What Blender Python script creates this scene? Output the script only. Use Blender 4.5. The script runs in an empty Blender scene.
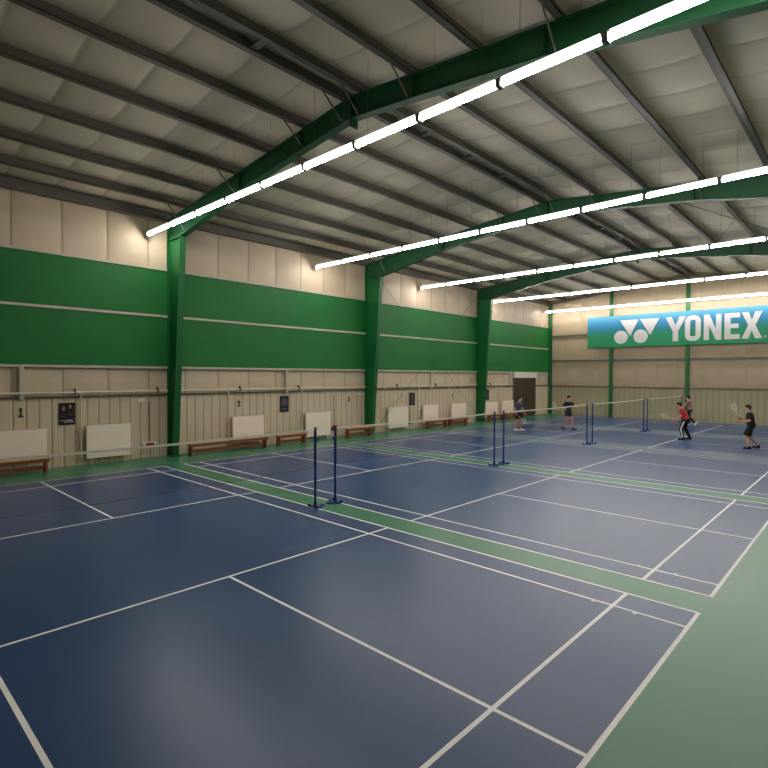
import bpy, bmesh, math, random
from mathutils import Vector, Matrix
random.seed(7)
C = bpy.context.scene.collection
PI = math.pi

# ------------------------------------------------------------------ materials
def rgb(r, g, b):
    f = lambda c: (c / 255 / 12.92) if c <= 10 else (((c / 255) + .055) / 1.055) ** 2.4
    return (f(r), f(g), f(b), 1)

def mat(name, col, rough=.6, metal=0., noise=0., nscale=3., spec=.4, bump=0., bscale=40., stretch=(1, 1, 1), rnoise=0.):
    m = bpy.data.materials.new(name); m.use_nodes = True
    nt = m.node_tree; b = nt.nodes['Principled BSDF']
    b.inputs['Base Color'].default_value = col
    b.inputs['Roughness'].default_value = rough
    b.inputs['Metallic'].default_value = metal
    b.inputs['Specular IOR Level'].default_value = spec
    tc = nt.nodes.new('ShaderNodeTexCoord')
    mp = nt.nodes.new('ShaderNodeMapping'); mp.inputs['Scale'].default_value = stretch
    nt.links.new(tc.outputs['Object'], mp.inputs['Vector'])
    if noise or rnoise:
        n = nt.nodes.new('ShaderNodeTexNoise'); n.inputs['Scale'].default_value = nscale
        n.inputs['Detail'].default_value = 5
        nt.links.new(mp.outputs['Vector'], n.inputs['Vector'])
        if noise:
            r = nt.nodes.new('ShaderNodeMapRange')
            r.inputs['From Min'].default_value = .3; r.inputs['From Max'].default_value = .7
            r.inputs['To Min'].default_value = 1 - noise; r.inputs['To Max'].default_value = 1 + noise
            nt.links.new(n.outputs['Fac'], r.inputs['Value'])
            mx = nt.nodes.new('ShaderNodeVectorMath'); mx.operation = 'SCALE'
            mx.inputs[0].default_value = col[:3]
            nt.links.new(r.outputs['Result'], mx.inputs['Scale'])
            nt.links.new(mx.outputs['Vector'], b.inputs['Base Color'])
        if rnoise:
            r2 = nt.nodes.new('ShaderNodeMapRange')
            r2.inputs['From Min'].default_value = .3; r2.inputs['From Max'].default_value = .7
            r2.inputs['To Min'].default_value = rough - rnoise; r2.inputs['To Max'].default_value = rough + rnoise
            nt.links.new(n.outputs['Fac'], r2.inputs['Value'])
            nt.links.new(r2.outputs['Result'], b.inputs['Roughness'])
    if bump:
        n2 = nt.nodes.new('ShaderNodeTexNoise'); n2.inputs['Scale'].default_value = bscale
        nt.links.new(mp.outputs['Vector'], n2.inputs['Vector'])
        bp = nt.nodes.new('ShaderNodeBump'); bp.inputs['Strength'].default_value = bump
        nt.links.new(n2.outputs['Fac'], bp.inputs['Height'])
        nt.links.new(bp.outputs['Normal'], b.inputs['Normal'])
    return m

M = {}
M['blue'] = mat('court_blue', rgb(45, 74, 118), .32, noise=.05, nscale=.5, spec=.36, rnoise=.02)
M['green_floor'] = mat('floor_green', rgb(58, 122, 90), .34, noise=.05, nscale=.6, spec=.42, rnoise=.03)
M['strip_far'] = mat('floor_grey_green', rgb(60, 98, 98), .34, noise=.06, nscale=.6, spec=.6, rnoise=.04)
M['line'] = mat('line_white', rgb(252, 250, 247), .45, noise=.04, nscale=6)
M['liner'] = mat('wall_liner', rgb(204, 184, 157), .55, noise=.05, nscale=1.5)
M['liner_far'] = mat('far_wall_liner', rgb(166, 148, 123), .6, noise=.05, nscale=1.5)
M['liner_seam'] = mat('wall_liner_seam', rgb(180, 162, 138), .6)
M['corr'] = mat('cream_sheet', rgb(208, 190, 163), .5, noise=.05, nscale=2, stretch=(1, 1, .3))
M['corr_dark'] = mat('cream_sheet_groove', rgb(172, 157, 133), .6)
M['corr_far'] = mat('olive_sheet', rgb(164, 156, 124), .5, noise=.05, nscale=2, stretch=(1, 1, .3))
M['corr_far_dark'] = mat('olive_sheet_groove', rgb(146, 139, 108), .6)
M['roof_liner'] = mat('roof_liner', rgb(208, 194, 170), .6, noise=.06, nscale=.8)
M['roof_seam'] = mat('roof_liner_seam', rgb(192, 180, 157), .6)
M['purlin'] = mat('galvanised_dark', rgb(102, 98, 90), .55, metal=.15, noise=.06, nscale=4)
M['steel_green'] = mat('green_painted_steel', rgb(14, 94, 44), .42, noise=.05, nscale=2)
M['rafter_green'] = mat('rafter_green', rgb(20, 74, 42), .5, noise=.05, nscale=2)
M['panel_green'] = mat('green_panel', rgb(12, 106, 40), .6, noise=.05, nscale=1.2)
M['girt'] = mat('girt_steel', rgb(190, 182, 166), .45, noise=.03)
M['pipe'] = mat('white_pipe', rgb(215, 204, 182), .4)
M['dark_pipe'] = mat('dark_ledge', rgb(90, 80, 62), .6)
M['rod'] = mat('rod_steel', rgb(84, 100, 80), .5)
M['white_metal'] = mat('radiator_enamel', rgb(250, 231, 214), .35, noise=.02)
M['wood'] = mat('bench_wood', rgb(196, 138, 94), .42, noise=.16, nscale=5, stretch=(6, .6, 6))
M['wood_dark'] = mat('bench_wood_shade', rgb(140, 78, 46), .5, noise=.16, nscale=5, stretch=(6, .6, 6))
M['navy'] = mat('post_blue', rgb(28, 56, 124), .35)
M['red'] = mat('red_plastic', rgb(176, 38, 40), .45)
M['black'] = mat('black_plastic', rgb(22, 22, 24), .5)
M['rubber'] = mat('rubber', rgb(30, 30, 34), .7)
M['tape'] = mat('net_tape', rgb(236, 230, 216), .6)
M['cord'] = mat('net_cord', rgb(70, 76, 90), .7)
M['housing'] = mat('lamp_housing_glow', rgb(205, 205, 205), .5)
_b = M['housing'].node_tree.nodes['Principled BSDF']; _b.inputs['Emission Color'].default_value = (1, .965, .915, 1); _b.inputs['Emission Strength'].default_value = 2.6   # weak glow added to the housing to brighten the ceiling
M['lamp_cap'] = mat('lamp_cap', rgb(120, 118, 114), .5)
M['wire'] = mat('steel_wire', rgb(120, 120, 118), .4, metal=.6)
M['door'] = mat('door_brown', rgb(74, 62, 46), .5, noise=.12, nscale=2, stretch=(1, 8, .4))
M['door_dark'] = mat('door_groove', rgb(40, 33, 24), .7)
M['white'] = mat('white_paint', rgb(226, 222, 212), .5)
M['digit'] = mat('digit_green', rgb(38, 84, 66), .6)
M['poster'] = mat('poster_black', rgb(34, 26, 30), .4, noise=.3, nscale=6)
M['poster_blue'] = mat('poster_dark_blue', rgb(38, 36, 48), .4, noise=.2, nscale=6)
M['poster_skin'] = mat('poster_portrait', rgb(176, 132, 118), .5, noise=.2, nscale=9)
M['poster_red'] = mat('poster_jersey', rgb(96, 48, 50), .5, noise=.3, nscale=9)
M['mop_red'] = mat('mop_red', rgb(104, 52, 46), .5)
M['poster_text'] = mat('poster_text', rgb(190, 186, 190), .5)
M['poster_grey'] = mat('poster_grey', rgb(92, 84, 92), .5, noise=.2, nscale=9)
M['sign_white'] = mat('sign_white', rgb(196, 194, 193), .6)
M['skin'] = mat('skin', rgb(206, 156, 134), .55, noise=.04, nscale=8)
M['skin_pink'] = mat('skin_pink', rgb(206, 138, 124), .55, noise=.04, nscale=8)
M['hair'] = mat('hair_dark', rgb(30, 24, 22), .6, noise=.2, nscale=60)
M['hair_brown'] = mat('hair_brown', rgb(52, 36, 26), .6, noise=.2, nscale=60)
M['eye'] = mat('eye_dark', rgb(28, 22, 20), .3)
M['lip'] = mat('lip', rgb(160, 92, 86), .5)
M['cloth_black'] = mat('cloth_black', rgb(26, 27, 30), .8, noise=.1, nscale=14)
M['cloth_navy'] = mat('cloth_charcoal', rgb(36, 32, 46), .8, noise=.1, nscale=14)
M['cloth_slate'] = mat('cloth_slate', rgb(70, 76, 98), .8, noise=.08, nscale=14)
M['cloth_red'] = mat('cloth_red', rgb(186, 52, 52), .8, noise=.08, nscale=14)
M['cloth_rose'] = mat('cloth_rose', rgb(158, 112, 112), .8, noise=.08, nscale=14)
M['cloth_grey'] = mat('cloth_grey', rgb(150, 146, 150), .8, noise=.08, nscale=14)
M['shoe_white'] = mat('shoe_white', rgb(226, 224, 220), .5)
M['feather'] = mat('feather_white', rgb(236, 234, 228), .7)

# glowing tube diffuser
m = bpy.data.materials.new('tube_diffuser'); m.use_nodes = True
b = m.node_tree.nodes['Principled BSDF']
b.inputs['Base Color'].default_value = (.9, .9, .9, 1)
b.inputs['Emission Color'].default_value = (1, .965, .915, 1)
b.inputs['Emission Strength'].default_value = 56
M['glow'] = m

# printed banner: blue above, green below, faintly see-through cloth
m = bpy.data.materials.new('banner_print'); m.use_nodes = True
nt = m.node_tree; b = nt.nodes['Principled BSDF']; b.inputs['Roughness'].default_value = .6
tc = nt.nodes.new('ShaderNodeTexCoord'); sx = nt.nodes.new('ShaderNodeSeparateXYZ')
nt.links.new(tc.outputs['Generated'], sx.inputs['Vector'])
cr = nt.nodes.new('ShaderNodeValToRGB')
cr.color_ramp.elements[0].position = 0.; cr.color_ramp.elements[0].color = rgb(26, 138, 84)
cr.color_ramp.elements[1].position = 1.; cr.color_ramp.elements[1].color = rgb(80, 152, 176)
for p_, c_ in ((.38, rgb(22, 132, 92)), (.56, rgb(24, 118, 138)), (.72, rgb(42, 128, 174))):
    e_ = cr.color_ramp.elements.new(p_); e_.color = c_
nt.links.new(sx.outputs['Z'], cr.inputs['Fac']); nt.links.new(cr.outputs['Color'], b.inputs['Base Color'])
b.inputs['Alpha'].default_value = .86
M['banner'] = m

# badminton net: fine square mesh of dark cord
m = bpy.data.materials.new('net_mesh'); m.use_nodes = True
nt = m.node_tree; b = nt.nodes['Principled BSDF']
b.inputs['Base Color'].default_value = rgb(70, 66, 62); b.inputs['Roughness'].default_value = .8
tc = nt.nodes.new('ShaderNodeTexCoord'); sx = nt.nodes.new('ShaderNodeSeparateXYZ')
nt.links.new(tc.outputs['Object'], sx.inputs['Vector'])
def gridline(sock):
    d = nt.nodes.new('ShaderNodeMath'); d.operation = 'DIVIDE'; d.inputs[1].default_value = .02
    f = nt.nodes.new('ShaderNodeMath'); f.operation = 'FRACT'
    l = nt.nodes.new('ShaderNodeMath'); l.operation = 'LESS_THAN'; l.inputs[1].default_value = .055
    nt.links.new(sock, d.inputs[0]); nt.links.new(d.outputs[0], f.inputs[0]); nt.links.new(f.outputs[0], l.inputs[0])
    return l.outputs[0]
mx = nt.nodes.new('ShaderNodeMath'); mx.operation = 'MAXIMUM'
nt.links.new(gridline(sx.outputs['Y']), mx.inputs[0]); nt.links.new(gridline(sx.outputs['Z']), mx.inputs[1])
nt.links.new(mx.outputs[0], b.inputs['Alpha'])
M['net'] = m

# ------------------------------------------------------------------ mesh helpers
class MB:
    def __init__(s): s.v = []; s.f = []; s.m = []; s.mats = []
    def mi(s, m):
        if m is None: return 0
        if m not in s.mats: s.mats.append(m)
        return s.mats.index(m)
    def face(s, pts, m=None):
        i = len(s.v); s.v += [tuple(p) for p in pts]; s.f.append(tuple(range(i, i + len(pts)))); s.m.append(s.mi(m))
    def box(s, a, b, m=None):
        x0, y0, z0 = a; x1, y1, z1 = b
        x0, x1 = min(x0, x1), max(x0, x1); y0, y1 = min(y0, y1), max(y0, y1); z0, z1 = min(z0, z1), max(z0, z1)
        i = len(s.v); k = s.mi(m)
        s.v += [(x0, y0, z0), (x1, y0, z0), (x1, y1, z0), (x0, y1, z0), (x0, y0, z1), (x1, y0, z1), (x1, y1, z1), (x0, y1, z1)]
        for q in ((0, 3, 2, 1), (4, 5, 6, 7), (0, 1, 5, 4), (1, 2, 6, 5), (2, 3, 7, 6), (3, 0, 4, 7)):
            s.f.append(tuple(i + j for j in q)); s.m.append(k)
        return s
    def hexa(s, p, m=None):      # 8 points, bottom ring then top ring
        i = len(s.v); k = s.mi(m); s.v += [tuple(q) for q in p]
        for q in ((0, 3, 2, 1), (4, 5, 6, 7), (0, 1, 5, 4), (1, 2, 6, 5), (2, 3, 7, 6), (3, 0, 4, 7)):
            s.f.append(tuple(i + j for j in q)); s.m.append(k)
        return s
    def prism(s, poly, axis, a, b, m=None):     # poly of 2-D points extruded along axis from a to b
        n = len(poly); i = len(s.v); k = s.mi(m)
        def P(q, t):
            return {'x': (t, q[0], q[1]), 'y': (q[0], t, q[1]), 'z': (q[0], q[1], t)}[axis]
        s.v += [P(q, a) for q in poly] + [P(q, b) for q in poly]
        s.f.append(tuple(i + j for j in range(n))[::-1]); s.m.append(k)
        s.f.append(tuple(i + n + j for j in range(n))); s.m.append(k)
        for j in range(n):
            s.f.append((i + j, i + (j + 1) % n, i + n + (j + 1) % n, i + n + j)); s.m.append(k)
        return s
    def tube(s, pts, r, n=8, m=None, cap=True):
        pts = [Vector(p) for p in pts]; k = s.mi(m); rings = []
        rr = r if isinstance(r, (list, tuple)) else [r] * len(pts)
        up = None
        for j, p in enumerate(pts):
            t = (pts[min(j + 1, len(pts) - 1)] - pts[max(j - 1, 0)]).normalized()
            if up is None:
                up = Vector((0, 0, 1)) if abs(t.z) < .9 else Vector((1, 0, 0))
            a = t.cross(up).normalized(); c = a.cross(t).normalized(); up = c
            i = len(s.v)
            for q in range(n):
                an = 2 * PI * q / n
                s.v.append(tuple(p + (a * math.cos(an) + c * math.sin(an)) * rr[j]))
            rings.append(i)
        for A, B in zip(rings, rings[1:]):
            for q in range(n):
                s.f.append((A + q, A + (q + 1) % n, B + (q + 1) % n, B + q)); s.m.append(k)
        if cap:
            s.f.append(tuple(rings[0] + q for q in range(n))[::-1]); s.m.append(k)
            s.f.append(tuple(rings[-1] + q for q in range(n))); s.m.append(k)
        return s
    def ell(s, c, r, rot=None, nu=16, nv=10, m=None):
        k = s.mi(m); i = len(s.v); c = Vector(c)
        for a in range(nv + 1):
            th = PI * a / nv
            for q in range(nu):
                ph = 2 * PI * q / nu
                p = Vector((r[0] * math.sin(th) * math.cos(ph), r[1] * math.sin(th) * math.sin(ph), r[2] * math.cos(th)))
                if rot is not None: p = rot @ p
                s.v.append(tuple(c + p))
        for a in range(nv):
            for q in range(nu):
                s.f.append((i + a * nu + q, i + (a + 1) * nu + q, i + (a + 1) * nu + (q + 1) % nu, i + a * nu + (q + 1) % nu)); s.m.append(k)
        return s
    def mesh(s, name, default=None, smooth=False, weld=True):
        me = bpy.data.meshes.new(name)
        me.from_pydata(s.v, [], s.f)
        ms = s.mats if s.mats else [default]
        for q in ms: me.materials.append(M[q] if isinstance(q, str) else q)
        for p, k in zip(me.polygons, s.m): p.material_index = k
        bm = bmesh.new(); bm.from_mesh(me)
        if weld: bmesh.ops.remove_doubles(bm, verts=bm.verts, dist=1e-5)
        bmesh.ops.recalc_face_normals(bm, faces=bm.faces)
        bm.to_mesh(me); bm.free()
        if smooth:
            for p in me.polygons: p.use_smooth = True
        return me
    def build(s, name, default=None, parent=None, smooth=False, weld=True):
        o = bpy.data.objects.new(name, s.mesh(name, default, smooth, weld)); C.objects.link(o)
        if parent: o.parent = parent
        return o

def tag(o, label=None, cat=None, group=None, kind=None):
    if label: o['label'] = label
    if cat: o['category'] = cat
    if group: o['group'] = group
    if kind: o['kind'] = kind
    return o
def thing(name, label, cat, loc=(0, 0, 0), rz=0, group=None):
    o = bpy.data.objects.new(name, None); C.objects.link(o)
    o.location = loc; o.rotation_euler = (0, 0, rz); o.empty_display_size = .1
    return tag(o, label, cat, group)
def dup(root, loc, rz=None, label=None):
    r = root.copy(); C.objects.link(r); r.location = loc
    if rz is not None: r.rotation_euler = (0, 0, rz)
    if label: r['label'] = label
    for ch in list(root.children):
        c = ch.copy(); C.objects.link(c); c.parent = r
        for g in list(ch.children):
            d = g.copy(); C.objects.link(d); d.parent = c
    return r
def bevel(o, w=.01, seg=2):
    b = o.modifiers.new('edge', 'BEVEL'); b.width = w; b.segments = seg; b.limit_method = 'ANGLE'
    return o
ORD = ['first', 'second', 'third', 'fourth', 'fifth', 'sixth', 'seventh', 'eighth', 'ninth', 'tenth', 'eleventh', 'twelfth', 'thirteenth', 'fourteenth', 'fifteenth']

# ------------------------------------------------------------------ dimensions (metres; x across the hall, y along it)
WX = 8.6            # side walls
Y0, Y1 = -4.95, 30.86
D = 6.66            # court spacing
COLY = [4.07, 12.995, 21.92, 30.72]
SL = .105           # roof slope
ZR = 8.42           # top of rafter at the ridge
PUR = .25
zraf = lambda x: ZR - SL * abs(x)

# ------------------------------------------------------------------ floor with painted courts (one surface)
def court_rects(cy):
    L = .04; R = []
    hx, hy = 6.7, 3.05
    for s in (-1, 1):
        R.append((min(s * hx, s * (hx - L)), max(s * hx, s * (hx - L)), cy - hy, cy + hy))
        R.append((min(s * 5.94, s * 5.90), max(s * 5.94, s * 5.90), cy - hy, cy + hy))
        R.append((min(s * 1.98, s * 2.02), max(s * 1.98, s * 2.02), cy - hy, cy + hy))
        R.append((min(s * 1.98, s * hx), max(s * 1.98, s * hx), cy - L / 2, cy + L / 2))
        R.append((-hx, hx, min(cy + s * hy, cy + s * (hy - L)), max(cy + s * hy, cy + s * (hy - L))))
        R.append((-hx, hx, min(cy + s * 2.59, cy + s * 2.55), max(cy + s * 2.59, cy + s * 2.55)))
    for s in (-1, 1):                 # shuttle speed test marks on the singles side lines
        for d in (.53, .99):
            x = s * (6.7 - d)
            R.append((x - .02, x + .02, cy + 2.59 if s < 0 else cy + 2.51, cy + 2.63 if s < 0 else cy + 2.55))
            R.append((x - .02, x + .02, cy - 2.55, cy - 2.51))
    return R
lines = []; blues = []
for k in range(5):
    lines += court_rects(k * D); blues.append((-6.7, 6.7, k * D - 3.05, k * D + 3.05))
xs = sorted({round(v, 4) for r in lines + blues for v in r[:2]} | {-WX - .1, WX + .1})
ys = sorted({round(v, 4) for r in lines + blues for v in r[2:]} | {Y0 - .1, Y1 + .1})
fl = MB()
vid = {}
def fv(i, j):
    if (i, j) not in vid:
        vid[i, j] = len(fl.v); fl.v.append((xs[i], ys[j], 0))
    return vid[i, j]
for i in range(len(xs) - 1):
    for j in range(len(ys) - 1):
        cx, cy = (xs[i] + xs[i + 1]) / 2, (ys[j] + ys[j + 1]) / 2
        ins = lambda r: r[0] < cx < r[1] and r[2] < cy < r[3]
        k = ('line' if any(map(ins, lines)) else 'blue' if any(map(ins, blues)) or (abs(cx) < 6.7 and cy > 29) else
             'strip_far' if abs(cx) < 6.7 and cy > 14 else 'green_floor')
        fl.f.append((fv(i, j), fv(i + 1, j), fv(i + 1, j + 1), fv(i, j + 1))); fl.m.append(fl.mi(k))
fo = fl.build('floor', weld=False); tag(fo, kind='structure')

# ------------------------------------------------------------------ walls
def wall(name, a, b, to3, ztop, corr, corr_d, tiers, zc=1.95, seam=1.18, liner='liner'):
    """a..b along the wall; to3(t, d, z): t along, d out of the wall into the room."""
    w = MB()
    # profiled sheet to zc
    pr = [(0, 0, corr), (.02, .014, corr), (.25, .014, corr), (.27, 0, corr_d), (.3, 0, corr)]
    t = a; pts = []
    while t < b:
        for q in pr[:-1]: pts.append((min(t + q[0], b), q[1], q[2]))
        t += .3
    pts.append((b, 0, corr))
    for (t0, d0, m0), (t1, d1, m1) in zip(pts, pts[1:]):
        if t1 - t0 < 1e-6: continue
        w.face([to3(t0, d0, 0), to3(t1, d1, 0), to3(t1, d1, zc), to3(t0, d0, zc)], m0)
    # quilted liner above, bulging between seams and between rails
    n = max(1, int(round((b - a) / seam))); sw = (b - a) / n
    su = [0, .03, .1, .25, .4, .5, .6, .75, .9, .97, 1]
    tz = [0, .06, .2, .5, .8, .94, 1]
    for k in range(n):
        amp = [.03 + .02 * random.random() for _ in tiers]
        for ti, (z0, z1) in enumerate(tiers):
            def P(i, j):
                t = a + (k + su[i]) * sw
                zt = ztop(t) if z1 is None else z1
                z = z0 + (zt - z0) * tz[j]
                dd = amp[ti] * (math.sin(PI * su[i]) ** .6) * (math.sin(PI * tz[j]) ** .5 if 0 < tz[j] < 1 else 0)
                return to3(t, -.02 + dd, z)
            for i in range(len(su) - 1):
                for j in range(len(tz) - 1):
                    w.face([P(i, j), P(i + 1, j), P(i + 1, j + 1), P(i, j + 1)], 'liner_seam' if i in (0, len(su) - 2) and liner == 'liner' else liner)
    # backing skin so the wall has thickness
    w.face([to3(a, -.06, 0), to3(b, -.06, 0), to3(b, -.06, ztop(b)), to3((a + b) / 2, -.06, ztop((a + b) / 2)), to3(a, -.06, ztop(a))], 'liner_seam')
    o = w.build(name); tag(o, kind='structure')
    for p in o.data.polygons: p.use_smooth = False
    return o
ztl = lambda t: zraf(WX) + PUR
wall('wall_left', Y0, Y1, lambda t, d, z: (-WX + d, t, z), ztl, 'corr', 'corr_dark', [(1.95, 2.83), (2.83, 4.46), (4.46, 5.94), (5.94, None)])
wall('wall_right', Y0, Y1, lambda t, d, z: (WX - d, t, z), ztl, 'corr', 'corr_dark', [(1.95, 2.83), (2.83, 4.46), (4.46, 5.94), (5.94, None)])
zte = lambda t: zraf(t) + PUR
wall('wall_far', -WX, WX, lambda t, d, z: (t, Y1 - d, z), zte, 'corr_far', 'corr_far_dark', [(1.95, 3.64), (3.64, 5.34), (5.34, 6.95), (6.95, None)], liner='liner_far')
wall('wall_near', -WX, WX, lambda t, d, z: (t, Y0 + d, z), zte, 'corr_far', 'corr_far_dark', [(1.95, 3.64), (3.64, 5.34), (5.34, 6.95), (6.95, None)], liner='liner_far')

# ------------------------------------------------------------------ roof liner
PX = [.24, 1.58, 3.03, 4.5, 6.0, 7.32]
EAVE = 8.44
allx = [-EAVE] + [-x for x in PX[::-1]] + PX + [EAVE]
ce = MB()
edges = [-WX - .06] + allx[1:-1] + [WX + .06]
nseg = int(round((Y1 - Y0) / 1.17)); sw = (Y1 - Y0) / nseg
su = [0, .035, .15, .35, .5, .65, .85, .965, 1]
for xa, xb in zip(edges, edges[1:]):
    for k in range(nseg):
        amp = .028 + .025 * random.random()
        ph = .03 * math.sin(k * 2.1 + xa)
        def P(i, j):
            x = xa + (xb - xa) * i / 8
            y = Y0 + (k + su[j]) * sw + (.05 * math.sin(PI * i / 8) if 0 < k < nseg - 1 or True else 0) * math.sin(xa * 3 + 1)
            a = math.sin(PI * i / 8) ** .7 if 0 < i < 8 else 0
            c = (math.sin(PI * su[j]) ** .45 if 0 < su[j] < 1 else 0)
            return (x, y, zraf(x) + PUR + .02 - a * (.03 + amp * c))
        for i in range(8):
            for j in range(8):
                ce.face([P(i, j), P(i + 1, j), P(i + 1, j + 1), P(i, j + 1)], 'roof_seam' if j in (0, 7) else 'roof_liner')
o = ce.build('ceiling', smooth=True); tag(o, kind='structure')

# ------------------------------------------------------------------ purlins (one long rail each)
def purlin(x):
    s = 1 if x > 0 else -1
    z0 = zraf(x) + .003; z1 = z0 + PUR - .02
    f = .12
    b = MB()
    d = -s                                  # bottom flange turned down the slope or up it
    b.box((x - .012, Y0 + .1, z0), (x + .012, Y1 - .12, z1))
    b.box((x, Y0 + .1, z0), (x + f, Y1 - .12, z0 + .014))
    b.box((x, Y0 + .1, z1 - .014), (x - f, Y1 - .12, z1))
    b.box((x + f - .012, Y0 + .1, z0), (x + f, Y1 - .12, z0 + .04))
    return b.build('roof_purlin', 'purlin', weld=False)
cnt = {-1: 'left', 1: 'right'}
for s in (-1, 1):
    for i, x in enumerate(PX):
        o = purlin(s * x)
        nm = 'left' if s < 0 else 'right'
        lb = (f'dark grey steel roof purlin beside the ridge line, on the {nm} slope' if i == 0 else
              f'dark grey roof purlin, {ORD[i - 1]} below the ridge pair on the {nm} roof slope')
        tag(o, lb, 'roof beam', 'purlins under the roof')
    x = s * EAVE
    b = MB(); z0 = zraf(x) - .10
    b.box((x - .09, Y0 + .1, z0), (x + .09, Y1 - .12, z0 + .02)); b.box((x - .012, Y0 + .1, z0 + .02), (x + .012, Y1 - .12, z0 + .28))
    b.box((x - .09, Y0 + .1, z0 + .27), (x + .09, Y1 - .12, z0 + .29))
    o = b.build('eave_beam', 'purlin', weld=False)
    tag(o, 'dark grey steel eave beam along the top of the ' + ('left wall' if s < 0 else 'right wall'), 'roof beam', 'purlins under the roof')
# short struts between the two ridge purlins
cps = [(-2.6, 0), (-.4, 0), (1.76, 0), (6.52, 1), (8.36, 1), (10.13, 1), (15.4, 2), (17.57, 2), (19.6, 2), (24.2, 3), (26.4, 3), (28.5, 3)]
bay = ['in the bay nearest the camera', 'between the first and second green frames', 'between the second and third green frames', 'in the bay nearest the far wall']
seen = {}
for y, k in cps:
    seen[k] = seen.get(k, 0) + 1
    b = MB(); z = zraf(.24) + .06
    b.box((-.225, y - .07, z), (.225, y + .07, z + .012)); b.box((-.225, y - .006, z), (.225, y + .006, z + .12))
    o = b.build('purlin_strut', 'purlin')
    tag(o, f'short dark strut joining the ridge purlins, {ORD[seen[k] - 1]} one {bay[k]}', 'roof strut', 'struts between the ridge purlins')

# ------------------------------------------------------------------ portal frames
CB, CT = .40, .92       # column depth at the base and at the haunch
ZH = 6.88
def frame(y, label, end=False):
    t = thing('portal_frame', label, 'steel frame', (0, y, 0), group='green portal frames')
    fw = .1
    for s in (-1, 1):
        xw = s * (WX - .05)
        base = xw - s * CB; top = xw - s * CT
        zt = zraf(xw) - .005
        b = MB()
        b.box((xw, -fw, .02), (xw - s * .015, fw, zt))
        b.prism([(xw, .02), (base, .02), (top, ZH), (xw, ZH)], 'y', -.006, .006)
        b.hexa([(base, -fw, .02), (base + s * .016, -fw, .02), (base + s * .016, fw, .02), (base, fw, .02),
                (top, -fw, ZH), (top + s * .016, -fw, ZH), (top + s * .016, fw, ZH), (top, fw, ZH)])
        b.box((xw, -fw, ZH - .01), (top, fw, ZH + .01))
        b.build('column', 'steel_green', t, weld=False)
        b = MB(); b.box((xw, -fw - .03, 0), (base - s * .05, fw + .03, .02)); b.build('base_plate', 'steel_green', t)
        # rafter: tapered web with flanges
        bot = [(top, ZH + .02), (s * 4.3, 7.50), (s * 1.7, 7.80), (s * .02, 7.97)]
        topl = [(s * .02, ZR - .005), (xw, zt)]
        b = MB()
        b.prism(bot + topl + [(xw, ZH + .02)], 'y', -.006, .006)
        for (xa, za), (xb, zb) in zip(bot, bot[1:]):
            b.hexa([(xa, -fw, za - .016), (xb, -fw, zb - .016), (xb, fw, zb - .016), (xa, fw, za - .016),
                    (xa, -fw, za), (xb, -fw, zb), (xb, fw, zb), (xa, fw, za)])
        (xa, za), (xb, zb) = topl
        b.hexa([(xa, -fw, za - .016), (xb, -fw, zb - .016), (xb, fw, zb - .016), (xa, fw, za - .016),
                (xa, -fw, za), (xb, -fw, zb), (xb, fw, zb), (xa, fw, za)])
        for q in (1.7, 4.3):     # web stiffeners
            zb_ = 7.80 if q == 1.7 else 7.5
            b.box((s * q - .005, -fw, zb_), (s * q + .005, fw, zraf(q) - .01))
        b.build('rafter', 'rafter_green', t, weld=False)
        # diagonal stays from purlins to the rafter's lower flange
        for q in (PX[0], PX[1], PX[3], PX[5]) if not end else ():
            zl = 7.97 - (abs(q) - .02) * .101 if q < 1.7 else (7.8 - (q - 1.7) * .1154 if q < 4.3 else 7.5 - (q - 4.3) * .178)
            b = MB()
            for sy in (-1,):
                b.tube([(s * q + s * .02, sy * .62, zraf(q) + .03), (s * q, sy * .1, zl + .02)], .018, 6)
            b.build('stay', 'purlin', t)
    b = MB(); b.box((-.02, -fw - .01, 7.80), (.02, fw + .01, ZR - .01)); b.build('ridge_plate', 'rafter_green', t)
    return t
frame(COLY[0], 'tapered green steel portal frame nearest the camera, behind the first light row')
frame(COLY[1], 'tapered green steel portal frame, second from the camera')
frame(COLY[2], 'tapered green steel portal frame, third from the camera, left of the brown door')

# gable posts on the far wall
for x, lb in ((-WX + .2, 'green steel post in the far left corner of the hall'), (-4.33, 'green steel post on the far wall behind the left part of the banner'),
              (0., 'green steel post on the far wall under the ridge, behind the banner'), (4.33, 'green steel post on the far wall nearest the right side wall')):
    b = MB(); zt = zraf(x) - .01; y = Y1 - .17
    w = .1 if x > -8 else .09
    b.box((x - w, y, 0), (x + w, y + .014, zt)); b.box((x - w, y + .1, 0), (x + w, y + .114, zt)); b.box((x - .006, y + .014, 0), (x + .006, y + .1, zt))
    b.box((x - w - .03, y - .03, 0), (x + w + .03, y + .13, .015))
    o = b.build('gable_post', 'steel_green', weld=False); tag(o, lb, 'steel post', 'green posts on the far wall')

# gable top rail, far wall
b = MB()
for s in (-1, 1):
    b.hexa([(0, Y1 - .1, zraf(0) - .02), (s * 8.4, Y1 - .1, zraf(8.4) - .02), (s * 8.4, Y1 - .02, zraf(8.4) - .02), (0, Y1 - .02, zraf(0) - .02),
            (0, Y1 - .1, zraf(0) + .14), (s * 8.4, Y1 - .1, zraf(8.4) + .14), (s * 8.4, Y1 - .02, zraf(8.4) + .14), (0, Y1 - .02, zraf(0) + .14)])
tag(b.build('trim_1', 'purlin', weld=False), kind='structure')

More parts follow.
